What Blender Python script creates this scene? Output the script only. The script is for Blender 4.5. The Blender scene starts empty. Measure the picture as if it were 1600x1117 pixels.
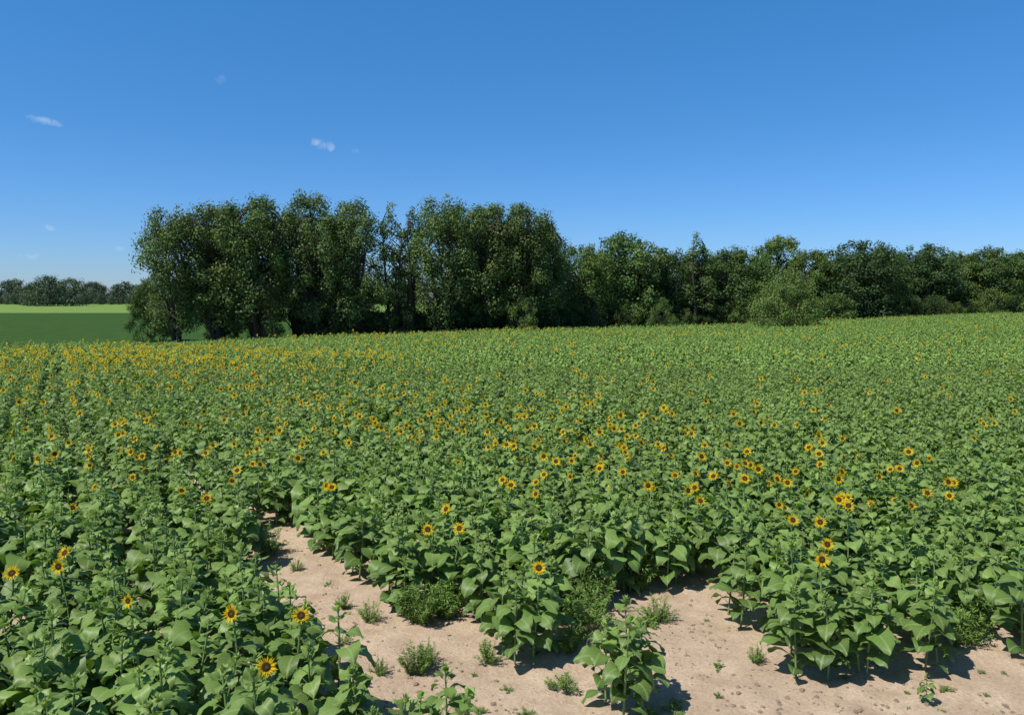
import bpy, math, random
import numpy as np
from mathutils import noise, Vector
rng = np.random.default_rng(7)
random.seed(7)
S = bpy.context.scene
S.view_settings.view_transform = 'Standard'
S.view_settings.look = 'None'
S.view_settings.exposure = 0

# ------------------------------------------------------------------ helpers
def ss(a, b, v):
    t = np.clip((np.asarray(v, float) - a) / (b - a), 0, 1)
    return t * t * (3 - 2 * t)

def gz(x, y):
    x = np.asarray(x, float); y = np.asarray(y, float)
    z = -0.3 * ss(40, 100, y)
    z = z - 0.7 * ss(5, -40, x) * ss(30, 80, y)
    z = z + 1.5 * ss(15, 85, x) * ss(30, 130, y)
    z = z + 2.4 * ss(180, 560, y)
    return z

def edge(x):
    return np.interp(x, [-140, -50, -35, 0, 9, 34, 87, 150], [70, 78, 84, 105, 110, 118, 135, 150])

class MB:
    def __init__(s):
        s.V = []; s.L = []; s.C = []; s.M = []; s.col = []; s.uv = []; s.n = 0
    def add(s, V, F, mat=0, col=(1, 1, 1), uv=None):
        V = np.asarray(V, float).reshape(-1, 3); F = np.asarray(F, int)
        s.V.append(V); s.L.append((F + s.n).ravel()); s.C.append(np.full(len(F), F.shape[1]))
        s.M.append(np.full(len(F), mat))
        c = np.asarray(col, float)
        if c.ndim == 1: c = np.tile(c, (len(V), 1))
        s.col.append(c)
        s.uv.append(np.zeros((len(V), 3)) if uv is None else np.asarray(uv, float))
        s.n += len(V)
    def mesh(s, name, mats, smooth=True):
        V = np.concatenate(s.V); L = np.concatenate(s.L); C = np.concatenate(s.C); M = np.concatenate(s.M)
        me = bpy.data.meshes.new(name)
        me.vertices.add(len(V)); me.vertices.foreach_set('co', V.ravel())
        me.loops.add(len(L)); me.loops.foreach_set('vertex_index', L.astype(np.int32))
        me.polygons.add(len(C))
        st = np.concatenate([[0], np.cumsum(C)[:-1]])
        me.polygons.foreach_set('loop_start', st.astype(np.int32))
        me.polygons.foreach_set('loop_total', C.astype(np.int32))
        me.polygons.foreach_set('material_index', M.astype(np.int32))
        me.polygons.foreach_set('use_smooth', np.full(len(C), smooth))
        a = me.attributes.new('Col', 'FLOAT_COLOR', 'POINT')
        col = np.concatenate(s.col); col = np.hstack([col, np.ones((len(col), 1))])
        a.data.foreach_set('color', col.ravel().astype(np.float32))
        a = me.attributes.new('luv', 'FLOAT_VECTOR', 'POINT')
        a.data.foreach_set('vector', np.concatenate(s.uv).ravel().astype(np.float32))
        for m in mats: me.materials.append(m)
        me.update(calc_edges=True); me.validate()
        return me

def tube(mb, P, R, sides=5, mat=0, col=(.1, .1, .1)):
    P = np.asarray(P, float); n = len(P)
    T = np.gradient(P, axis=0); T /= np.linalg.norm(T, axis=1)[:, None] + 1e-9
    ref = np.array([0, 0, 1.]) if abs(T[0][2]) < .8 else np.array([1., 0, 0])
    A = np.cross(T, ref); A /= np.linalg.norm(A, axis=1)[:, None] + 1e-9
    B = np.cross(T, A)
    an = np.linspace(0, 2 * math.pi, sides, endpoint=False)
    V = P[:, None, :] + np.asarray(R)[:, None, None] * (np.cos(an)[None, :, None] * A[:, None, :] + np.sin(an)[None, :, None] * B[:, None, :])
    F = []
    for i in range(n - 1):
        for j in range(sides):
            k = (j + 1) % sides
            F.append((i * sides + j, i * sides + k, (i + 1) * sides + k, (i + 1) * sides + j))
    mb.add(V.reshape(-1, 3), F, mat, col)

def unit(v):
    return v / (np.linalg.norm(v, axis=-1, keepdims=True) + 1e-9)

def leafquads(mb, C, N, size, aspect, mat, col, T=None):
    n = len(C)
    N = unit(N)
    if T is None: T = rng.normal(size=(n, 3))
    T = unit(T - (T * N).sum(1)[:, None] * N)
    B = np.cross(N, T)
    sz = np.asarray(size).reshape(-1, 1) * np.ones((n, 1))
    V = np.empty((n, 4, 3))
    V[:, 0] = C - T * sz * .5
    V[:, 1] = C + B * sz * aspect * .5 + N * sz * .08 - T * sz * .1
    V[:, 2] = C + T * sz * .5 - N * sz * .08
    V[:, 3] = C - B * sz * aspect * .5 + N * sz * .08 - T * sz * .1
    F = np.arange(n * 4).reshape(n, 4)
    mb.add(V.reshape(-1, 3), F, mat, np.repeat(col, 4, axis=0) if np.ndim(col) == 2 else col)

# ------------------------------------------------------------------ materials
def newmat(name):
    m = bpy.data.materials.new(name); m.use_nodes = True
    nt = m.node_tree; nt.nodes.clear()
    out = nt.nodes.new('ShaderNodeOutputMaterial')
    return m, nt, out

def leafmat(name, trans=0.25, rough=0.5, tint=(1, 1, 1), var=0.25, rib=False, tcol=(1.3, 1.5, .5), spec=.3):
    m, nt, out = newmat(name); N = nt.nodes; L = nt.links
    at = N.new('ShaderNodeAttribute'); at.attribute_name = 'Col'
    oi = N.new('ShaderNodeObjectInfo')
    mr = N.new('ShaderNodeMapRange'); mr.inputs['To Min'].default_value = 1 - var; mr.inputs['To Max'].default_value = 1 + var
    L.new(oi.outputs['Random'], mr.inputs['Value'])
    mu = N.new('ShaderNodeVectorMath'); mu.operation = 'SCALE'
    L.new(at.outputs['Color'], mu.inputs[0]); L.new(mr.outputs[0], mu.inputs['Scale'])
    mt = N.new('ShaderNodeVectorMath'); mt.operation = 'MULTIPLY'; mt.inputs[1].default_value = tint
    L.new(mu.outputs[0], mt.inputs[0])
    colout = mt.outputs[0]
    if rib:
        uv = N.new('ShaderNodeAttribute'); uv.attribute_name = 'luv'
        sx = N.new('ShaderNodeSeparateXYZ'); L.new(uv.outputs['Vector'], sx.inputs[0])
        ab = N.new('ShaderNodeMath'); ab.operation = 'ABSOLUTE'; L.new(sx.outputs[0], ab.inputs[0])
        r1 = N.new('ShaderNodeMapRange'); r1.inputs['From Min'].default_value = .01; r1.inputs['From Max'].default_value = .06
        r1.inputs['To Min'].default_value = .6; r1.inputs['To Max'].default_value = 0
        L.new(ab.outputs[0], r1.inputs['Value'])
        sb = N.new('ShaderNodeMath'); sb.operation = 'SUBTRACT'; L.new(sx.outputs[1], sb.inputs[0])
        hx = N.new('ShaderNodeMath'); hx.operation = 'MULTIPLY'; hx.inputs[1].default_value = .7; L.new(ab.outputs[0], hx.inputs[0]); L.new(hx.outputs[0], sb.inputs[1])
        fr = N.new('ShaderNodeMath'); fr.operation = 'PINGPONG'; fr.inputs[1].default_value = .08; L.new(sb.outputs[0], fr.inputs[0])
        r2 = N.new('ShaderNodeMapRange'); r2.inputs['From Min'].default_value = .0; r2.inputs['From Max'].default_value = .02
        r2.inputs['To Min'].default_value = .28; r2.inputs['To Max'].default_value = 0
        L.new(fr.outputs[0], r2.inputs['Value'])
        mx = N.new('ShaderNodeMath'); mx.operation = 'MAXIMUM'; L.new(r1.outputs[0], mx.inputs[0]); L.new(r2.outputs[0], mx.inputs[1])
        mi = N.new('ShaderNodeMix'); mi.data_type = 'RGBA'
        L.new(mx.outputs[0], mi.inputs[0]); L.new(colout, mi.inputs[6]); mi.inputs[7].default_value = (.28, .37, .14, 1)
        colout = mi.outputs[2]
    bs = N.new('ShaderNodeBsdfPrincipled'); bs.inputs['Roughness'].default_value = rough
    bs.inputs['Specular IOR Level'].default_value = spec
    L.new(colout, bs.inputs['Base Color'])
    if trans > 0:
        tr = N.new('ShaderNodeBsdfTranslucent')
        tm = N.new('ShaderNodeVectorMath'); tm.operation = 'MULTIPLY'; tm.inputs[1].default_value = tcol
        L.new(colout, tm.inputs[0]); L.new(tm.outputs[0], tr.inputs['Color'])
        ms = N.new('ShaderNodeMixShader'); ms.inputs[0].default_value = trans
        L.new(bs.outputs[0], ms.inputs[1]); L.new(tr.outputs[0], ms.inputs[2]); L.new(ms.outputs[0], out.inputs[0])
    else:
        L.new(bs.outputs[0], out.inputs[0])
    return m

M_leaf = leafmat('sunflower_leaf', .22, .47, tint=(1.02, .94, 1.2), var=.16, rib=True, spec=.33)
M_leaf_far = leafmat('sunflower_leaf_far', 0, .6, tint=(.97, .92, 1.15), var=.24, spec=.2)
M_stem = leafmat('sunflower_stem', 0, .6)
M_petal = leafmat('sunflower_petal', .45, .5, var=.05, tcol=(1, 1, 1), spec=.1)
M_disc = leafmat('sunflower_disc', 0, .9, var=.1, spec=.1)
M_weed = leafmat('weed_leaf', .25, .6, var=.12, spec=.2)
M_tree = leafmat('tree_leaf', .22, .55, tint=(1.0, .99, 1.1), var=.12, spec=.2)
M_treefar = leafmat('distant_tree_leaf_hazed', 0, .8, var=.2, spec=.1)

def barkmat():
    m, nt, out = newmat('bark'); N = nt.nodes; L = nt.links
    tc = N.new('ShaderNodeTexCoord'); mp = N.new('ShaderNodeMapping'); mp.inputs['Scale'].default_value = (6, 6, 1)
    L.new(tc.outputs['Object'], mp.inputs[0])
    nz = N.new('ShaderNodeTexNoise'); nz.inputs['Scale'].default_value = 3; nz.inputs['Detail'].default_value = 5
    L.new(mp.outputs[0], nz.inputs[0])
    cr = N.new('ShaderNodeValToRGB'); cr.color_ramp.elements[0].color = (.02, .016, .012, 1); cr.color_ramp.elements[1].color = (.08, .066, .052, 1)
    L.new(nz.outputs[0], cr.inputs[0])
    bs = N.new('ShaderNodeBsdfPrincipled'); bs.inputs['Roughness'].default_value = .9
    L.new(cr.outputs[0], bs.inputs['Base Color'])
    bp = N.new('ShaderNodeBump'); bp.inputs['Strength'].default_value = .6; L.new(nz.outputs[0], bp.inputs['Height']); L.new(bp.outputs[0], bs.inputs['Normal'])
    L.new(bs.outputs[0], out.inputs[0]); return m
M_bark = barkmat()

def groundmat(name, c1, c2, c3, sc, bump=.5, big=.3, stretch=(1, 1, 1), fine=30):
    m, nt, out = newmat(name); N = nt.nodes; L = nt.links
    tc = N.new('ShaderNodeTexCoord'); mp = N.new('ShaderNodeMapping'); mp.inputs['Scale'].default_value = stretch
    mp.inputs['Rotation'].default_value = (0, 0, math.radians(-30))
    L.new(tc.outputs['Object'], mp.inputs[0])
    n1 = N.new('ShaderNodeTexNoise'); n1.inputs['Scale'].default_value = sc; n1.inputs['Detail'].default_value = 8; n1.inputs['Roughness'].default_value = .65
    n2 = N.new('ShaderNodeTexNoise'); n2.inputs['Scale'].default_value = big; n2.inputs['Detail'].default_value = 4
    n3 = N.new('ShaderNodeTexNoise'); n3.inputs['Scale'].default_value = fine; n3.inputs['Detail'].default_value = 6; n3.inputs['Roughness'].default_value = .7
    for n in (n1, n2, n3): L.new(mp.outputs[0], n.inputs[0])
    cr = N.new('ShaderNodeValToRGB'); cr.color_ramp.elements[0].position = .35; cr.color_ramp.elements[1].position = .68
    cr.color_ramp.elements[0].color = (*c1, 1); cr.color_ramp.elements[1].color = (*c2, 1)
    L.new(n1.outputs[0], cr.inputs[0])
    r2 = N.new('ShaderNodeMapRange'); r2.inputs['From Min'].default_value = .42; r2.inputs['From Max'].default_value = .65; L.new(n2.outputs[0], r2.inputs[0])
    r2.inputs['To Max'].default_value = .7
    mi = N.new('ShaderNodeMix'); mi.data_type = 'RGBA'; L.new(r2.outputs[0], mi.inputs[0]); L.new(cr.outputs[0], mi.inputs[6]); mi.inputs[7].default_value = (*c3, 1)
    r3 = N.new('ShaderNodeMapRange'); r3.inputs['From Min'].default_value = .3; r3.inputs['From Max'].default_value = .7; r3.inputs['To Min'].default_value = .78; r3.inputs['To Max'].default_value = 1.12
    L.new(n3.outputs[0], r3.inputs[0])
    vm = N.new('ShaderNodeVectorMath'); vm.operation = 'SCALE'; L.new(mi.outputs[2], vm.inputs[0]); L.new(r3.outputs[0], vm.inputs['Scale'])
    bs = N.new('ShaderNodeBsdfPrincipled'); bs.inputs['Roughness'].default_value = .95; bs.inputs['Specular IOR Level'].default_value = .1
    L.new(vm.outputs[0], bs.inputs['Base Color'])
    ad = N.new('ShaderNodeMath'); ad.operation = 'ADD'; L.new(n1.outputs[0], ad.inputs[0])
    m3 = N.new('ShaderNodeMath'); m3.operation = 'MULTIPLY'; m3.inputs[1].default_value = .5; L.new(n3.outputs[0], m3.inputs[0]); L.new(m3.outputs[0], ad.inputs[1])
    bp = N.new('ShaderNodeBump'); bp.inputs['Strength'].default_value = bump; bp.inputs['Distance'].default_value = .05
    L.new(ad.outputs[0], bp.inputs['Height']); L.new(bp.outputs[0], bs.inputs['Normal'])
    L.new(bs.outputs[0], out.inputs[0]); return m

M_soil = groundmat('sandy_soil', (.43, .315, .215), (.62, .48, .345), (.49, .365, .26), 2.2, .9, .5, fine=22)
M_crop = groundmat('soybean_crop', (.028, .072, .009), (.055, .112, .014), (.037, .087, .011), .8, .6, .03, stretch=(1, .25, 1), fine=4)
M_light = groundmat('pale_crop', (.15, .25, .05), (.20, .30, .07), (.17, .265, .06), .2, .3, .02, fine=2)
M_grass = groundmat('grass_verge', (.05, .09, .02), (.09, .14, .04), (.06, .1, .025), 1.5, .6, .2, fine=8)

# ------------------------------------------------------------------ ground
def axis(lo, hi, step, far, extra=()):
    c = list(np.arange(lo, hi + 1e-6, step))
    s = step; v = hi
    while v < far:
        s *= 1.09; v += s; c.append(v)
    s = step; v = lo
    while v > -far:
        s *= 1.12; v -= s; c.insert(0, v)
    return np.array(sorted(c + list(extra)))
xs = axis(-9, 9, .11, 6000); ys = axis(6, 17, .11, 7000, (300., 560.))
X, Y = np.meshgrid(xs, ys)
Z = gz(X, Y)
near = (np.abs(X) < 16) & (Y > 2) & (Y < 26)
idx = np.argwhere(near)
def relief(x, y):
    return .05 * noise.noise(Vector((x * .7, y * .7, 0))) + .035 * noise.noise(Vector((x * 2.3, y * 2.3, 3))) + .026 * noise.noise(Vector((x * 6, y * 6, 8)))
for i, j in idx:
    Z[i, j] += relief(X[i, j], Y[i, j])
nx = len(xs); ny = len(ys)
ii, jj = np.meshgrid(np.arange(ny - 1), np.arange(nx - 1), indexing='ij')
a = (ii * nx + jj).ravel()
F = np.stack([a, a + 1, a + nx + 1, a + nx], 1)
xc = (X[:-1, :-1] + X[1:, 1:]).ravel() / 2; yc = (Y[:-1, :-1] + Y[1:, 1:]).ravel() / 2
mb = MB(); mb.add(np.stack([X, Y, Z], -1).reshape(-1, 3), F)
mi = np.where(yc < edge(xc) + 1.5, 0, np.where((xc < -10) & (yc < 300), 1, np.where((xc < -10) & (yc < 560), 2, 3)))
mb.M = [mi]
me = mb.mesh('ground', [M_soil, M_crop, M_light, M_grass])
ground = bpy.data.objects.new('ground', me); S.collection.objects.link(ground)

# ------------------------------------------------------------------ instancer
def gn_tree(coll):
    ng = bpy.data.node_groups.new('scatter_' + coll.name, 'GeometryNodeTree')
    ng.interface.new_socket('Geometry', in_out='INPUT', socket_type='NodeSocketGeometry')
    ng.interface.new_socket('Geometry', in_out='OUTPUT', socket_type='NodeSocketGeometry')
    N = ng.nodes; L = ng.links
    gi = N.new('NodeGroupInput'); go = N.new('NodeGroupOutput')
    ci = N.new('GeometryNodeCollectionInfo'); ci.inputs['Collection'].default_value = coll
    ci.inputs['Separate Children'].default_value = True; ci.inputs['Reset Children'].default_value = True
    ip = N.new('GeometryNodeInstanceOnPoints'); ip.inputs['Pick Instance'].default_value = True
    def na(nm, ty):
        n = N.new('GeometryNodeInputNamedAttribute'); n.data_type = ty; n.inputs['Name'].default_value = nm
        return n.outputs['Attribute']
    L.new(gi.outputs[0], ip.inputs['Points']); L.new(ci.outputs[0], ip.inputs['Instance'])
    L.new(na('vidx', 'INT'), ip.inputs['Instance Index'])
    er = N.new('FunctionNodeEulerToRotation'); L.new(na('rot', 'FLOAT_VECTOR'), er.inputs[0]); L.new(er.outputs[0], ip.inputs['Rotation'])
    L.new(na('scl', 'FLOAT_VECTOR'), ip.inputs['Scale'])
    L.new(ip.outputs[0], go.inputs[0])
    return ng

def scatter(name, P, rot, scl, vi, coll):
    me = bpy.data.meshes.new(name); me.vertices.add(len(P)); me.vertices.foreach_set('co', np.asarray(P, float).ravel())
    a = me.attributes.new('rot', 'FLOAT_VECTOR', 'POINT'); a.data.foreach_set('vector', np.asarray(rot, np.float32).ravel())
    scl = np.asarray(scl, np.float32)
    if scl.ndim == 1: scl = np.repeat(scl[:, None], 3, 1)
    a = me.attributes.new('scl', 'FLOAT_VECTOR', 'POINT'); a.data.foreach_set('vector', scl.ravel())
    a = me.attributes.new('vidx', 'INT', 'POINT'); a.data.foreach_set('value', np.asarray(vi, np.int32))
    ob = bpy.data.objects.new(name, me); S.collection.objects.link(ob)
    md = ob.modifiers.new('scatter', 'NODES'); md.node_group = gn_tree(coll)
    return ob

def variants(cname, meshes):
    c = bpy.data.collections.new(cname)
    for i, m in enumerate(meshes):
        o = bpy.data.objects.new('%s_%s%s' % (cname, chr(97 + i // 26), chr(97 + i % 26)), m); c.objects.link(o)
    return c

# ------------------------------------------------------------------ sunflower
HT = np.array([0, .1, .26, .45, .66, .85, 1.0]); HW = np.array([.22, .42, .49, .43, .29, .13, .0])
def leaf(mb, base, az, L, el, droop, lod, col, mat=0):
    if lod == 0: ts = [0, .1, .26, .45, .66, .85, 1]; us = [-1, -.5, 0, .5, 1]
    elif lod == 1: ts = [0, .28, .62, 1]; us = [-1, 0, 1]
    else: ts = [0, .35, 1]; us = [-1, 0, 1]
    d = np.array([math.cos(az), math.sin(az), 0]); sd = np.array([-math.sin(az), math.cos(az), 0])
    ph = random.uniform(0, 6); roll = random.uniform(-.5, .5)
    V = []; U = []
    pos = np.array(base, float); prev = 0; cur = pos.copy()
    for t in ts:
        ang = el - droop * t
        k = (t - prev) * L
        fw = d * math.cos(ang) + np.array([0, 0, 1.]) * math.sin(ang)
        cur = cur + fw * k; prev = t
        nr = -d * math.sin(ang) + np.array([0, 0, 1.]) * math.cos(ang)
        w = np.interp(t, HT, HW) * L
        for u in us:
            back = -.13 * L * abs(u) ** 1.5 if t < .15 else 0
            wav = .07 * L * math.sin(ph + t * 9 + u * 2) * abs(u)
            edge_j = 1 + (.09 * random.uniform(-1, 1) if abs(u) == 1 and lod == 0 else 0)
            p = cur + (sd * math.cos(roll) + nr * math.sin(roll)) * u * w * edge_j + fw * back + nr * (.18 * w * abs(u) + wav - .12*L*abs(u)**3*t)
            V.append(p); U.append((u * w / L, t, 0))
    m = len(us); F = []
    for i in range(len(ts) - 1):
        for j in range(m - 1):
            F.append((i * m + j, i * m + j + 1, (i + 1) * m + j + 1, (i + 1) * m + j))
    mb.add(V, F, mat, col, U)

def sunflower(lod, bloom, seed, H=1.15, hd=.1):
    random.seed(seed)
    mb = MB()
    lean = random.uniform(-.07, .07), random.uniform(-.07, .07)
    def sp(z): t = z / H; return np.array([lean[0] * t * t + .015 * math.sin(5 * t + seed), lean[1] * t * t, z])
    n = 7 if lod == 0 else 3
    zs = np.linspace(0, H, n)
    tube(mb, [sp(z) for z in zs], np.linspace(.016, .009, n), 5 if lod == 0 else 3, 1, (.18, .27, .09))
    nl = [22, 20, 16][lod] ; a = random.uniform(0, 6)
    k = [1.12, 1.08, 1.12][lod]
    for i in range(nl):
        f = i / (nl - 1)
        z = H * (.10 + .88 * f ** .85)
        a += 2.4 + random.uniform(-.35, .35)
        L = k * (np.interp(f, [0, .25, .55, .8, 1], [.20, .27, .235, .135, .07])) * random.uniform(.72, 1.15)
        pl = np.interp(f, [0, .3, .8, 1], [.13, .17, .09, .02]) * random.uniform(.8, 1.2)
        pe = random.uniform(.3, .8) if f < .8 else random.uniform(.7, 1.1)
        b0 = sp(z); dd = np.array([math.cos(a) * math.cos(pe), math.sin(a) * math.cos(pe), math.sin(pe)])
        b1 = b0 + dd * pl
        if lod == 0: tube(mb, [b0, b0 + dd * pl * .5 + [0, 0, .006], b1], [.005, .004, .003], 3, 1, (.20, .29, .1))
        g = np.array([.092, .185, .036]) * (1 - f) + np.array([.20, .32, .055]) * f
        if lod == 2: g = g * [1.1, 1.12, 1.05]
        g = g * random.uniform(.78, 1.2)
        if random.random() < .02 and f < .3: g = np.array([.28, .26, .06])
        el = random.uniform(.0, .6) + (.5 if f > .85 else 0)
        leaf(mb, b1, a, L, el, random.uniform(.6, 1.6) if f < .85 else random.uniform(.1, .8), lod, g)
    top = sp(H)
    if bloom:
        el = random.uniform(.15, .75)
        nrm = np.array([0, -math.cos(el), math.sin(el)]); ax = np.array([1., 0, 0]); bx = np.cross(nrm, ax)
        hc = top + np.array([0, -.03, .045])
        if lod < 2: tube(mb, [top, top + [0, .005, .035], hc - nrm * .02], [.009, .009, .012], 5 if lod == 0 else 3, 1, (.18, .28, .07))
        def P(r, an, h): return hc + ax * r * math.cos(an) + bx * r * math.sin(an) + nrm * h
        r0 = hd * [.44, .38, .33][lod]
        sg = 14 if lod == 0 else 6
        V = []; C = []
        rings = [(0, .004, (.12, .10, .03)), (.35, .008, (.06, .035, .012)), (.75, .012, (.04, .02, .007)), (1, .004, (.16, .08, .008))]
        for r, h, c in rings:
            for s_ in range(sg):
                V.append(P(r * r0 + .0001, 2 * math.pi * s_ / sg, h)); C.append(c)
        F = []
        for i in range(len(rings) - 1):
            for j in range(sg):
                kk = (j + 1) % sg; F.append((i * sg + j, i * sg + kk, (i + 1) * sg + kk, (i + 1) * sg + j))
        mb.add(V, F, 3, np.array(C))
        V = [P(r0 * 1.1, 2 * math.pi * j / sg, -.004) for j in range(sg)] + [P(.012, 2 * math.pi * j / sg, -.03) for j in range(sg)]
        F = [(j, (j + 1) % sg, sg + (j + 1) % sg, sg + j) for j in range(sg)]
        mb.add(V, F, 1, (.15, .26, .06))
        layers = 2 if lod == 0 else 1
        np_ = [17, 11, 8][lod]
        for ly in range(layers):
            for j in range(np_):
                an = 2 * math.pi * (j + .5 * ly) / np_ + random.uniform(-.08, .08)
                r1 = hd * random.uniform(.82, 1.15); h = random.uniform(-.015, .04) + ly * .004
                wd = [.15, .32, .46][lod] * random.uniform(.85, 1.1)
                rm = r0 + (r1 - r0) * .45
                V = [P(r0 * .9, an - wd * .5, 0), P(rm, an - wd * .55, h * .4 + .006), P(r1, an, h), P(rm, an + wd * .55, h * .4 + .006), P(r0 * .9, an + wd * .5, 0)]
                yc_ = np.array([.98, .65, .012]) * random.uniform(.9, 1.02)
                mb.add(V, [(0, 1, 2, 3, 4)], 2, yc_)
        if lod == 0:
            for j in range(9):
                an = 2 * math.pi * j / 9
                mb.add([P(r0 * .8, an - .25, -.01), P(r0 * 1.6, an, -.012), P(r0 * .8, an + .25, -.01)], [(0, 1, 2)], 0, (.14, .25, .05))
    else:
        r = random.uniform(.016, .034)
        if lod == 0:
            for j in range(11):
                an = j * 2.4; e2 = .5 + j * .08
                d = np.array([math.cos(an) * math.cos(e2), math.sin(an) * math.cos(e2), math.sin(e2)])
                s2 = np.array([-math.sin(an), math.cos(an), 0])
                b = top + d * r * .5 + [0, 0, .012]
                mb.add([b - s2 * r * .5, b + d * r * 1.0 - s2 * r * .4, b + d * r * 2.1, b + d * r + s2 * r * .4, b + s2 * r * .5], [(0, 1, 2, 3, 4)], 0, (.25, .36, .06))
            tube(mb, [top, top + [0, 0, .02], top + [0, 0, .04]], [.01, r, r * .5], 7, 1, (.30, .37, .06))
        elif lod == 1:
            tube(mb, [top, top + [0, 0, .03], top + [0, 0, .05]], [.01, r * 1.3, r * .6], 4, 1, (.30, .37, .06))
    return mb.mesh('sunflower', [M_leaf if lod < 2 else M_leaf_far, M_stem, M_petal, M_disc])

ms = []; rangeof = {}
for lod in range(3):
    for bl in (0, 1):
        k0 = len(ms)
        for v in range([8, 5, 4][lod]):
            ms.append(sunflower(lod, bl, 11 + v * 7 + lod * 100 + bl * 50, H=1.12 + .04 * (v % 3), hd=[.094, .104, .112][lod]))
        rangeof[(lod, bl)] = (k0, len(ms))
sun_coll = variants('sunflower_kinds', ms)

# bare soil opening in the crop (ground coordinates, metres)
POLY = np.array([(-5.3, 15.3), (-4.95, 14.3), (-4.15, 12.4), (-3.4, 10.8), (-2.6, 9.3), (-2.0, 8.5), (-1.3, 7.2), (-.8, 5.5), (-.6, 2), (14, 2), (12, 8.0), (7.2, 9.6), (5.9, 10.0),
                 (5.3, 9.35), (3.35, 9.2), (3.2, 9.95), (2.75, 10.4), (3.2, 11.9), (2.0, 12.1), (1.3, 11.5), (.7, 11.0), (.5, 10.5), (-.4, 10.3), (-.6, 10.5), (-1.04, 10.7), (-1.75, 11.2), (-2.45, 12.3), (-3.3, 13.3), (-4.2, 14.6), (-4.9, 15.5)])
def inpoly(px, py, P):
    ins = np.zeros(len(px), bool); n = len(P); j = n - 1
    for i in range(n):
        xi, yi = P[i]; xj, yj = P[j]
        c = ((yi > py) != (yj > py)) & (px < (xj - xi) * (py - yi) / (yj - yi + 1e-12) + xi)
        ins ^= c; j = i
    return ins

def smooth(x, y, s, k=0):
    return (np.sin(x * s + 1.3 + k) * np.cos(y * s * .9 + k * 2) + np.sin((x + y) * s * .53 + 2 * k) + np.sin(x * s * 2.1 - y * s * 1.7 + k) * .6) / 2.6

av = np.array([-.5, .866]); bv = np.array([.866, .5])
I, J = np.meshgrid(np.arange(-260, 400), np.arange(-500, 900))
I = I.ravel(); J = J.ravel()
u = I * .74 + rng.normal(0, .13, len(I)); v = J * .27 + rng.normal(0, .11, len(I)) + (I % 7) * .04
px = u * bv[0] + v * av[0]; py = u * bv[1] + v * av[1]
px = px + .35 * smooth(px, py, .25, 5); py = py + .25 * smooth(px, py, .22, 6)
k = (py > 4.6) & (np.abs(px) < .74 * py + 9) & (py < edge(px) + rng.normal(0, .4, len(px)))
px = px[k]; py = py[k]; I = I[k]
k = ~inpoly(px, py, POLY)
k &= (np.hypot((px - 37) / 1.2, py - 108) > 3.6)
k &= rng.random(len(px)) > .06
k &= ~((smooth(px, py, .45, 4) > .62) & (rng.random(len(px)) < .55) & (py < 40))
k &= ~((I % 12 == 0) & (py > 24) & (rng.random(len(px)) < .6))
for gx, gy, gr in [(-6.1, 16.6, .5), (-7.9, 18.9, .85), (-8.6, 19.8, .6), (-12.3, 22.4, 1.0)]:
    k &= ~(np.hypot(px - gx, py - gy) < gr)
px = px[k]; py = py[k]
print('plants', len(px))
fp = .036 - .012 * ss(25, 60, py)
fp = fp + .34 * np.exp(-(((px + 26) / 16) ** 2 + ((py - 46) / 20) ** 2))
fp = fp + .20 * np.exp(-(((px + 8) / 7) ** 2 + ((py - 25) / 6) ** 2))
for cx, cy, rx, ry, a in [(-2, 21.5, 3.5, 2, .30), (1.2, 17.5, 2, 1.6, .42), (3.0, 14.6, 2.2, 1.3, .42), (6.2, 15.6, 1.8, 1.3, .42), (5.2, 13, 1.5, .9, .3), (-9, 16.5, 3.5, 1.4, .3), (-6.0, 18.5, 2, 1.4, .2), (-15, 85, 30, 14, .04), (9, 32, 9, 3, .03), (9, 22, 4, 3, .07), (3, 24, 4, 3, .06)]:
    fp = fp + a * np.exp(-(((px - cx) / rx) ** 2 + ((py - cy) / ry) ** 2))
fp = fp * np.where(py < 11, .35, 1) * (1 + .8 * smooth(px, py, .8, 2)) * (1 + .8 * smooth(px, py, .17, 3))
bloom = (rng.random(len(px)) < fp).astype(int)
forced = [(-6.25, 9.6), (-2.6, 8.1), (-2.1, 7.1), (-2.1, 8.0), (-5.3, 9.3), (-1.32, 11.6), (-3.5, 13.4), (-4.9, 12.9), (4.06, 11.8), (4.83, 11.7), (5.47, 12.6), (2.8, 13), (4.67, 10.3), (4.0, 9.6),
          (2.45, 13.5), (3.0, 12.6), (-5.7, 10.1), (-1.1, 12.4), (-.9, 11.2)]
lod = np.where(py < 17, 0, np.where(py < 42, 1, 2))
rz = rng.uniform(0, 2 * math.pi, len(px))
face = rng.normal(0, .65, len(px))
rz = np.where(bloom == 1, face, rz)
hs = (1.0 + .10 * smooth(px, py, .35, 1) + rng.normal(0, .085, len(px)))
hs = np.where(bloom == 1, hs * 1.04, hs)
for fx, fy in forced:
    d = np.hypot(px - fx, py - fy); i = int(np.argmin(d)); bloom[i] = 1; hs[i] = 1.05; rz[i] = rng.normal(0, .3)
vi = np.zeros(len(px), int)
for l in range(3):
    for b in (0, 1):
        k0, k1 = rangeof[(l, b)]; mk = (lod == l) & (bloom == b)
        vi[mk] = rng.integers(k0, k1, mk.sum())
sc = np.stack([hs * rng.uniform(.85, 1.1, len(px)), hs * rng.uniform(.85, 1.1, len(px)), hs], 1)
sc[bloom == 1, 0] = sc[bloom == 1, 1] = hs[bloom == 1]
rot = np.stack([rng.normal(0, .07, len(px)), rng.normal(0, .07, len(px)), rz], 1)
scatter('sunflower_field', np.stack([px, py, gz(px, py) - .01], 1), rot, sc, vi, sun_coll)

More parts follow.
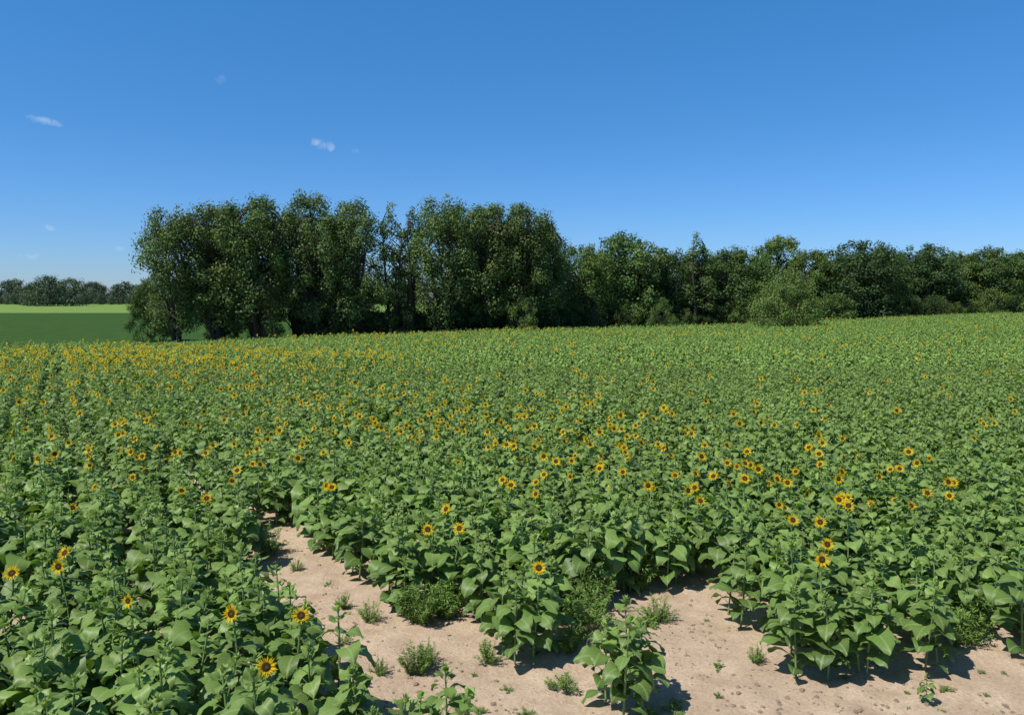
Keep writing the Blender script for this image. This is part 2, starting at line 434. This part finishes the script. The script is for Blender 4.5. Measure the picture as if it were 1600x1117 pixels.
for (x, y, s, r, b, v) in [(.28, 9.75, 1.02, .1, 1, 0), (-.12, 9.85, .95, 2., 0, 1), (.5, 10.1, .95, 4, 0, 2), (0.1, 10.15, .98, 1, 0, 3), (.05, 9.6, .85, 3, 0, 4), (1.2, 8.3, 1.0, 1.2, 0, 3), (1.42, 8.5, .85, 3.2, 0, 4), (1.05, 8.6, .9, 4.4, 0, 6), (1.3, 8.8, .95, 5.2, 0, 1), (-.62, 7.4, .82, 2.2, 0, 2), (-.5, 7.25, .7, .5, 0, 5),
                           (4.62, 8.6, .3, .4, 0, 1), (3.45, 9.55, .95, 5, 0, 5), (4.3, 9.35, .98, 1, 0, 0), (3.75, 9.15, .9, 2, 0, 6), (-.9, 7.2, .75, 1.5, 0, 3)]:
    m = ms[rangeof[(0, b)][0] + v]
    o = bpy.data.objects.new('sunflower_plant', m); S.collection.objects.link(o)
    o.location = (x, y, -.01); o.rotation_euler = (.03, .04, r); o.scale = (s, s, s)

# ------------------------------------------------------------------ weeds
def weed(seed, n=26, H=.5, spread=.3):
    random.seed(seed); mb = MB(); C = []; Nn = []; T = []; cc = []
    for i in range(n):
        a = random.uniform(0, 6.28); r = spread * math.sqrt(random.random()); h = H * random.uniform(.5, 1) * (1 - .5 * (r / spread) ** 2)
        b = np.array([.3 * r * math.cos(a), .3 * r * math.sin(a), 0]); t = np.array([r * math.cos(a), r * math.sin(a), h]); mid = (b + t) / 2 + [0, 0, .1 * h]
        P = [b, mid, t]; tube(mb, P, [.004, .003, .001], 3, 0, (.14, .20, .06))
        for q in range(46):
            f = random.uniform(.12, 1); p = (1 - f) ** 2 * b + 2 * f * (1 - f) * mid + f * f * t
            a2 = random.uniform(0, 6.28); e = random.uniform(-.1, .9)
            d = np.array([math.cos(a2) * math.cos(e), math.sin(a2) * math.cos(e), math.sin(e)])
            ln = random.uniform(.02, .085) * (1.25 - .5 * f)
            C.append(p + d * ln * .6); T.append(d); Nn.append(np.array([0, 0, 1.]) + .5 * rng.normal(size=3))
            cc.append(np.array([.145, .235, .055]) * random.uniform(.8, 1.25) * (.8 + .4 * f))
    sz = np.array([random.uniform(.03, .075) for _ in C])
    leafquads(mb, np.array(C), np.array(Nn), sz, .22, 0, np.array(cc), np.array(T))
    return mb.mesh('weed', [M_weed])
wc = variants('weed_kinds', [weed(1), weed(2), weed(3, 34, .6, .25), weed(4, 14, .22, .27)])
W = [(-2.46, 11.35, .55, 0), (-2.0, 10.9, .7, 1), (-1.16, 9.3, .9, 2), (-1.05, 9.55, .7, 1), (-1.29, 10.8, 1.4, 2), (-.95, 11.0, 1.3, 2), (-1.6, 11.3, 1.1, 0), (.74, 9.9, .9, 2), (.9, 10.3, 1.1, 0), (1.1, 10.7, 1.2, 1), (.7, 10.9, 1.4, 2), (1.9, 10.75, .9, 3), (2.05, 10.9, .9, 1),
     (.6, 8.95, .9, 3), (3.05, 9.65, .5, 1), (2.53, 9.5, .35, 3), (-.07, 8.9, .35, 3), (1.79, 8.45, .7, 3), (6.03, 10.3, 1.5, 2), (5.9, 10.1, 1.2, 1), (-.68, 13.6, 1.9, 2), (1.2, 11.3, 1.5, 2), (-1.6, 9.3, .5, 1), (-2.9, 12.3, .4, 3),
     (-.35, 8.4, .4, 3), (.15, 8.35, .45, 3), (5.0, 8.9, .4, 3), (-3.6, 13.0, .5, 1), (-12, 22, 2.0, 2), (-13, 23, 2.0, 0), (-.3, 9.6, .7, 0), (1.5, 8.35, .5, 3), (-2.2, 10.2, .5, 3), (3.6, 11.9, .9, 1)]
for _ in range(60):
    x = rng.uniform(-1.5, 7); y = rng.uniform(7.8, 12)
    if inpoly(np.array([x]), np.array([y]), POLY)[0]: W.append((x, y, rng.uniform(.08, .28), 3))
for _ in range(300):
    y = rng.uniform(12, 60); x = rng.uniform(-.7, .7) * y; W.append((x, y, rng.uniform(1.2, 2.1), rng.integers(0, 3)))
W = np.array(W, float)
scatter('weeds', np.stack([W[:, 0], W[:, 1], gz(W[:, 0], W[:, 1]) - .01], 1), np.stack([0 * W[:, 0], 0 * W[:, 0], rng.uniform(0, 6.28, len(W))], 1), W[:, 2], W[:, 3], wc)

# soil clods and small stones
def clod(seed):
    mb = MB(); r = np.random.default_rng(seed)
    n = 7; V = [(0, 0, .6)]; 
    for z, q in ((.35, .75), (-.1, 1)):
        for j in range(n):
            a = 2 * math.pi * j / n; k = q * r.uniform(.7, 1.2); V.append((k * math.cos(a), k * math.sin(a) * .8, z * r.uniform(.7, 1.2)))
    F = [(1 + j, 1 + (j + 1) % n, 1 + n + (j + 1) % n, 1 + n + j) for j in range(n)]
    mb.add(V, F); mb.add([V[0]] + V[1:n + 1], [(0, 1 + j, 1 + (j + 1) % n) for j in range(n)])
    return mb.mesh('clod', [M_soil], False)
cc_ = variants('clod_kinds', [clod(i) for i in range(4)])
n = 14000
cx = rng.uniform(-6, 9, n); cy = rng.uniform(6.5, 16, n); k = inpoly(cx, cy, POLY) | (rng.random(n) < .3)
k &= rng.random(n) < (.2 + .8 * (smooth(cx, cy, 2.2, 3) > 0))
cx = cx[k]; cy = cy[k]; n = len(cx)
cz = np.array([relief(x, y) for x, y in zip(cx, cy)])
scatter('soil_clods', np.stack([cx, cy, cz], 1), np.stack([0 * cx, 0 * cx, rng.uniform(0, 6.28, n)], 1), .007 + .035 * rng.random(n) ** 4, rng.integers(0, 4, n), cc_)

# ------------------------------------------------------------------ trees
def crown_tree(seed, H, R, prof, nclump, nleaf, lsz, cr, col, stems=3, base=.1, vstretch=1.15, shell=.55, mats=None, colvar=.2):
    global rng
    old = rng; rng = np.random.default_rng(seed); random.seed(seed)
    mb = MB()
    ph = rng.uniform(0, 6.28, 6)
    def env(a, f):
        r = np.interp(f, prof[0], prof[1]) * R
        return r * (1 + .14 * np.sin(2 * a + ph[0] + 3 * f) + .11 * np.sin(3 * a + ph[1] - 7 * f) + .10 * np.sin(5 * a + ph[2] + 11 * f))
    st = []
    for s_ in range(stems):
        a = 2 * math.pi * s_ / max(stems, 1) + rng.uniform(-.4, .4); q = R * (.5 if stems > 1 else .05)
        t = np.linspace(0, 1, 8)
        P = np.stack([(.25 + q * t ** 1.1) * math.cos(a) * (stems > 1) + .25 * np.sin(3 * t + a) * t, (.25 + q * t ** 1.1) * math.sin(a) * (stems > 1) + .25 * np.cos(4 * t + a) * t, H * .88 * t * rng.uniform(.9, 1)], 1)
        P[0, 2] = -.3
        tube(mb, P, np.linspace(.28 if stems > 1 else .4, .02, 8) * H / 17, 7, 1)
        st.append(P)
    C = []; Rr = []
    for i in range(nclump):
        f = base + (1 - base) * rng.random() ** .85
        a = rng.uniform(0, 6.28); e = env(a, f)
        q = e * (shell + (1 - shell) * rng.random()) if rng.random() < .8 else e * rng.random()
        rr = cr * rng.uniform(.6, 1.25) * (.65 + .35 * np.interp(f, prof[0], prof[1]))
        q = max(q - rr * .4, 0)
        C.append((q * math.cos(a), q * math.sin(a), f * H - rr * .7 + (rng.uniform(-.6, .4) if f > .85 else 0))); Rr.append(rr)
    for c, rr in zip(C, Rr):
        c = np.array(c)
        P = st[int(rng.integers(0, len(st)))]
        zt = max(c[2] - np.hypot(c[0], c[1]) * .8 - .5, H * .06)
        b = np.array([np.interp(zt, P[:, 2], P[:, k]) for k in range(3)])
        mid = (b + c) / 2 + [0, 0, .12 * np.linalg.norm(c - b)]
        tube(mb, [b, mid, c], [.07 * H / 17, .045 * H / 17, .015], 4, 1)
        n = int(nleaf * (rr / cr) ** 2)
        d = unit(rng.normal(size=(n, 3)))
        rad = rng.random(n) ** .38
        lump = 1 + .25 * np.sin(4 * d[:, 0] + c[0] * 3) * np.cos(5 * d[:, 1] + c[1])
        pos = c + d * (rad * rr * lump)[:, None] * [1, 1, vstretch]
        sel = rng.random(n) < .12; pos[sel] += d[sel] * rr * .4 * rng.random((sel.sum(), 1))
        Nn = d * .85 + rng.normal(size=(n, 3)) * .38 + [0, 0, .4]
        bc = np.array(col) * rng.uniform(1 - colvar, 1 + colvar) * np.array([rng.uniform(.9, 1.15), 1, rng.uniform(.85, 1.1)])
        cc = bc * rng.uniform(.84, 1.16, (n, 1))
        leafquads(mb, pos, Nn, lsz * rng.uniform(.7, 1.3, n), .78, 0, cc)
    rng = old
    return mb.mesh('tree', mats or [M_tree, M_bark])

PC = ([0, .08, .2, .4, .6, .78, .9, 1], [.25, .36, .66, .92, 1, .97, .8, .42])
PT = ([0, .08, .2, .4, .6, .8, .92, 1], [.35, .5, .8, .98, 1, .8, .5, .2])
PR = ([0, .08, .25, .5, .7, .85, .95, 1], [.6, .85, 1, 1, .95, .8, .56, .25])
PJ = ([0, .1, .3, .6, .85, 1], [.9, 1, .85, .6, .35, .08])
gcol = (.118, .182, .052)
cotton = [crown_tree(100 + i, 17, 4.8, PC, 170, 120, .26, 1.08, gcol, stems=4, base=.17) for i in range(4)]
thin = [crown_tree(140 + i, 17, 2.6, PT, 58, 100, .25, .8, gcol, stems=2, base=.2) for i in range(2)]
maple = [crown_tree(200 + i, 13, 5.5, PR, 155, 150, .29, 1.2, c, stems=1, base=.06, vstretch=.85, shell=.7) for i, c in enumerate([(.088, .152, .038), (.105, .172, .040), (.062, .114, .035), (.12, .185, .042)])]
bush = [crown_tree(300 + i, 5, 2.8, PR, 46, 110, .2, .75, c, stems=4, base=.05, vstretch=.9, shell=.6) for i, c in enumerate([(.11, .18, .04), (.045, .082, .025), (.13, .20, .045)])]
hero_shrub = crown_tree(330, 8, 5.2, ([0, .1, .3, .55, .8, 1], [.85, 1, 1, .88, .68, .3]), 150, 130, .2, .95, (.135, .205, .048), stems=5, base=.04, vstretch=.95, shell=.6)
juniper = crown_tree(340, 6, 1.9, PJ, 60, 110, .16, .55, (.055, .10, .038), stems=1, base=.04, shell=.7)
def place(name, me, x, y, H, R, H0, R0, r=None):
    o = bpy.data.objects.new(name, me); S.collection.objects.link(o)
    o.location = (x, y, float(gz(x, y)) - .05); o.scale = (R / R0, R / R0, H / H0); o.rotation_euler = (0, 0, rng.uniform(0, 6.28) if r is None else r)
TL = [(-39.2, 93, 16.0, 4.5), (-35.0, 94, 16.9, 5.0), (-30.2, 95, 17.7, 4.9), (-24.8, 98, 18.3, 4.6), (-19.6, 99, 17.4, 4.5), (-8.6, 102, 17.8, 4.9), (-3.2, 104, 17.5, 4.9), (1.4, 106, 17.4, 4.8), (4.4, 107.5, 15.4, 3.8),
      (-36.5, 100, 14.5, 4.3), (-32.5, 101, 16, 4.8), (-27.5, 102, 16.5, 4.8), (-22, 105, 16.5, 4.5), (-5.5, 110, 16, 4.8), (-.5, 111, 16, 4.8), (3.5, 113, 15, 4.5)]
for i, (x, y, H, R) in enumerate(TL): place('cottonwood_tree', cotton[(i * 3 + i // 4) % 4], x, y, H, R, 17, 4.8)
for i, (x, y, H, R) in enumerate([(-15.2, 101, 17.0, 2.8), (-12.6, 101.5, 16.8, 2.3), (-14.6, 107, 13.5, 2.6)]): place('cottonwood_tree', thin[i % 2], x, y, H, R, 17, 2.6)
place('small_tree', maple[0], -48, 106, 8, 3.0, 13, 5.5)
TR = [(10.4, 118, 13.2, 5.3, 1), (17.2, 122, 15, 6.3, 0), (23.6, 124, 13, 5.3, 2), (35, 128, 12.9, 6.3, 0), (44.7, 134, 14.9, 6.3, 3), (51, 135, 12.6, 5.3, 1), (57.5, 132, 13.8, 7.2, 2), (65, 139, 12, 5.3, 0), (72, 140, 13.4, 6.6, 2), (80, 143, 12.2, 5.3, 1), (84.5, 141, 12.6, 5.8, 0),
      (93, 144, 12.4, 6.8, 3), (104, 147, 12.5, 6.5, 2), (115, 150, 12.5, 6.5, 1), (127, 153, 12, 6.5, 0), (14, 130, 12.5, 6, 2), (29, 134, 12.5, 6, 2), (40, 140, 12.5, 6, 2), (62, 147, 12, 6.5, 2), (76, 151, 12, 6.5, 2), (88, 152, 12, 6.5, 2), (99, 156, 12, 6.5, 2)]
for (x, y, H, R, v) in TR: place('maple_tree', maple[v], x, y, H, R, 13, 5.5)
place('oak_tree', thin[0], 28, 121, 14.6, 3.0, 17, 2.6)
place('oak_tree', thin[1], 29.3, 123, 13, 2.9, 17, 2.6)
place('large_shrub', hero_shrub, 37, 108, 8.9, 5.2, 8, 5.2, .5)
place('juniper_tree', juniper, 11.3, 112, 6.3, 2, 6, 1.9)
place('shrub', bush[0], 21.4, 114, 5.0, 2.0, 5, 2.8)
place('shrub', bush[2], 69.5, 134, 3.2, 1.9, 5, 2.8)
place('shrub', bush[2], 1.3, 101.5, 5.2, 2.5, 5, 2.8)
place('shrub', bush[0], 51, 126, 5, 4, 5, 2.8)
U = []
for x in np.arange(-24, 9, 1.6):
    for r_ in range(2): U.append((x + rng.uniform(-.8, .8), np.interp(x, [-27, 9], [96.5, 109]) + 5 * r_ + rng.uniform(-1, 1), rng.uniform(.5, 1.0), 1 if rng.random() < .85 else 0))
for x in np.arange(-38, -29, 2.6): U.append((x + rng.uniform(-.8, .8), 101 + rng.uniform(-1, 2), rng.uniform(.35, .6), 1))
for x in np.arange(8, 130, 2.3):
    U.append((x + rng.uniform(-1, 1), np.interp(x, [8, 60, 130], [114, 130, 151]) + rng.uniform(-1, 1), rng.uniform(.5, 1.1), [1, 1, 0, 2][rng.integers(0, 4)]))
U = np.array(U)
bc_ = variants('bush_kinds', bush)
scatter('undergrowth', np.stack([U[:, 0], U[:, 1], gz(U[:, 0], U[:, 1])], 1), np.stack([0 * U[:, 0], 0 * U[:, 0], rng.uniform(0, 6.28, len(U))], 1), U[:, 2], U[:, 3], bc_)
ft = [crown_tree(400 + i, 16, 8, PR, 60, 60, .75, 2.4, (.10, .14, .078), stems=1, base=.03, vstretch=.9, shell=.6, mats=[M_treefar, M_bark]) for i in range(3)]  # bluish leaf colour paints distance haze into the foliage, no volume
fc = variants('distant_tree_kinds', ft)
D = []
for x in np.arange(-620, -60, 8): D.append((x + rng.uniform(-4, 4), 575 + rng.uniform(-12, 12), rng.uniform(.6, 1.0), rng.integers(0, 3)))
for x in np.arange(-620, 900, 9): D.append((x + rng.uniform(-4, 4), 640 + rng.uniform(-10, 10), rng.uniform(.9, 1.35), rng.integers(0, 3)))
for x, y, s_ in [(-262, 450, 1.15), (-250, 455, 1.05), (-271, 452, .9), (-285, 470, .6)]: D.append((x, y, s_, 0))
for x in np.arange(-340, -190, 7): D.append((x + rng.uniform(-3, 3), 520 + rng.uniform(-8, 8), rng.uniform(.25, .5), rng.integers(0, 3)))
D = np.array(D)
scatter('distant_treeline', np.stack([D[:, 0], D[:, 1], gz(D[:, 0], D[:, 1])], 1), np.stack([0 * D[:, 0], 0 * D[:, 0], rng.uniform(0, 6.28, len(D))], 1), D[:, 2], D[:, 3], fc)

# ------------------------------------------------------------------ sky, sun
SD = Vector((-.46, -.30, .84)).normalized()
el = math.asin(SD.z); az = math.atan2(SD.x, SD.y)
w = bpy.data.worlds.new('World'); S.world = w; w.use_nodes = True
N = w.node_tree.nodes; L = w.node_tree.links; N.clear()
wo = N.new('ShaderNodeOutputWorld'); bg = N.new('ShaderNodeBackground'); bg.inputs[1].default_value = .1
sk = N.new('ShaderNodeTexSky'); sk.sky_type = 'NISHITA'; sk.sun_disc = False; sk.sun_elevation = el; sk.sun_rotation = az
sk.air_density = 1.0; sk.dust_density = .3; sk.ozone_density = 3.0; sk.altitude = 300
hs_ = N.new('ShaderNodeHueSaturation'); hs_.inputs['Saturation'].default_value = 1.15
L.new(sk.outputs[0], hs_.inputs['Color'])
tc = N.new('ShaderNodeTexCoord')
sz_ = N.new('ShaderNodeSeparateXYZ'); L.new(tc.outputs['Generated'], sz_.inputs[0])
rp = N.new('ShaderNodeValToRGB'); e_ = rp.color_ramp.elements
e_[0].position = 0; e_[0].color = (.32, .42, .65, 1); e_[1].position = 1; e_[1].color = (.38, .44, .43, 1)
for p, c in [(.06, (.29, .43, .67)), (.2, (.265, .48, .66)), (.35, (.27, .57, .73)), (.6, (.38, .44, .45))]:
    q = e_.new(p); q.color = (*c, 1)
L.new(sz_.outputs[2], rp.inputs[0])
tm = N.new('ShaderNodeVectorMath'); tm.operation = 'MULTIPLY'; L.new(hs_.outputs[0], tm.inputs[0]); L.new(rp.outputs[0], tm.inputs[1])
t2 = N.new('ShaderNodeVectorMath'); t2.operation = 'SCALE'; t2.inputs['Scale'].default_value = 2.0; L.new(tm.outputs[0], t2.inputs[0])
nz = N.new('ShaderNodeTexNoise'); nz.inputs['Scale'].default_value = 70; nz.inputs['Detail'].default_value = 5; nz.inputs['Distortion'].default_value = .6
L.new(tc.outputs['Generated'], nz.inputs[0])
def mth(op, a, b=None, c=None):
    n = N.new('ShaderNodeMath'); n.operation = op
    for i, q in enumerate((a, b, c)):
        if q is None: continue
        if isinstance(q, (int, float)): n.inputs[i].default_value = q
        else: L.new(q, n.inputs[i])
    return n.outputs[0]
def dot(v):
    n = N.new('ShaderNodeVectorMath'); n.operation = 'DOT_PRODUCT'; L.new(tc.outputs['Generated'], n.inputs[0]); n.inputs[1].default_value = v; return n.outputs['Value']
total = None
for a_, e_, sx, sy, st, tilt in [(-30.0, 10.75, .019, .005, .6, -.12), (-13.1, 10.5, .017, .008, .65, -.2), (-19.7, 14.2, .008, .007, .2, .5), (-29.9, 4.4, .009, .004, .5, 0), (-31.1, 2.7, .011, .004, .4, 0), (-26.1, 3.25, .009, .003, .35, 0), (-11.0, 10.15, .007, .004, .25, 0)]:
    a_ = math.radians(a_); e_ = math.radians(e_)
    c = Vector((math.sin(a_) * math.cos(e_), math.cos(a_) * math.cos(e_), math.sin(e_)))
    r = Vector((math.cos(a_), -math.sin(a_), 0)); up = r.cross(c)
    r2 = r * math.cos(tilt) + up * math.sin(tilt); u2 = up * math.cos(tilt) - r * math.sin(tilt)
    dx = mth('DIVIDE', dot(r2), sx); dy = mth('DIVIDE', dot(u2), sy)
    dx = mth('SUBTRACT', dx, r2.dot(c) / sx); dy = mth('SUBTRACT', dy, u2.dot(c) / sy)
    q = mth('ADD', mth('MULTIPLY', dx, dx), mth('MULTIPLY', dy, dy))
    m = mth('SUBTRACT', 1.0, q)
    m = mth('ADD', m, mth('MULTIPLY', mth('SUBTRACT', nz.outputs[0], .55), 4.0))
    m = mth('MULTIPLY', m, st * .5)
    fr = mth('GREATER_THAN', dot(c), .9)
    m = mth('MULTIPLY', mth('MINIMUM', mth('MAXIMUM', m, 0.0), st), mth('MULTIPLY', fr, mth('LESS_THAN', q, 6.0)))
    total = m if total is None else mth('MAXIMUM', total, m)
mix = N.new('ShaderNodeMix'); mix.data_type = 'RGBA'
L.new(total, mix.inputs[0]); L.new(t2.outputs[0], mix.inputs[6]); mix.inputs[7].default_value = (7.0, 8.1, 8.9, 1)
L.new(mix.outputs[2], bg.inputs[0]); L.new(bg.outputs[0], wo.inputs[0])

sl = bpy.data.lights.new('sun', 'SUN'); sl.energy = 5.0; sl.angle = math.radians(.5); sl.color = (1, .96, .89)
so = bpy.data.objects.new('sun', sl); S.collection.objects.link(so)
so.rotation_euler = (-SD).to_track_quat('-Z', 'Y').to_euler(); so.location = (0, 0, 50)

cam = bpy.data.cameras.new('camera'); cam.lens = 28; cam.sensor_width = 36; cam.clip_end = 20000; cam.clip_start = .1
co = bpy.data.objects.new('camera', cam); S.collection.objects.link(co)
co.location = (0, 0, 4.5); co.rotation_euler = (math.radians(90 - 4.14), 0, 0)
S.camera = co
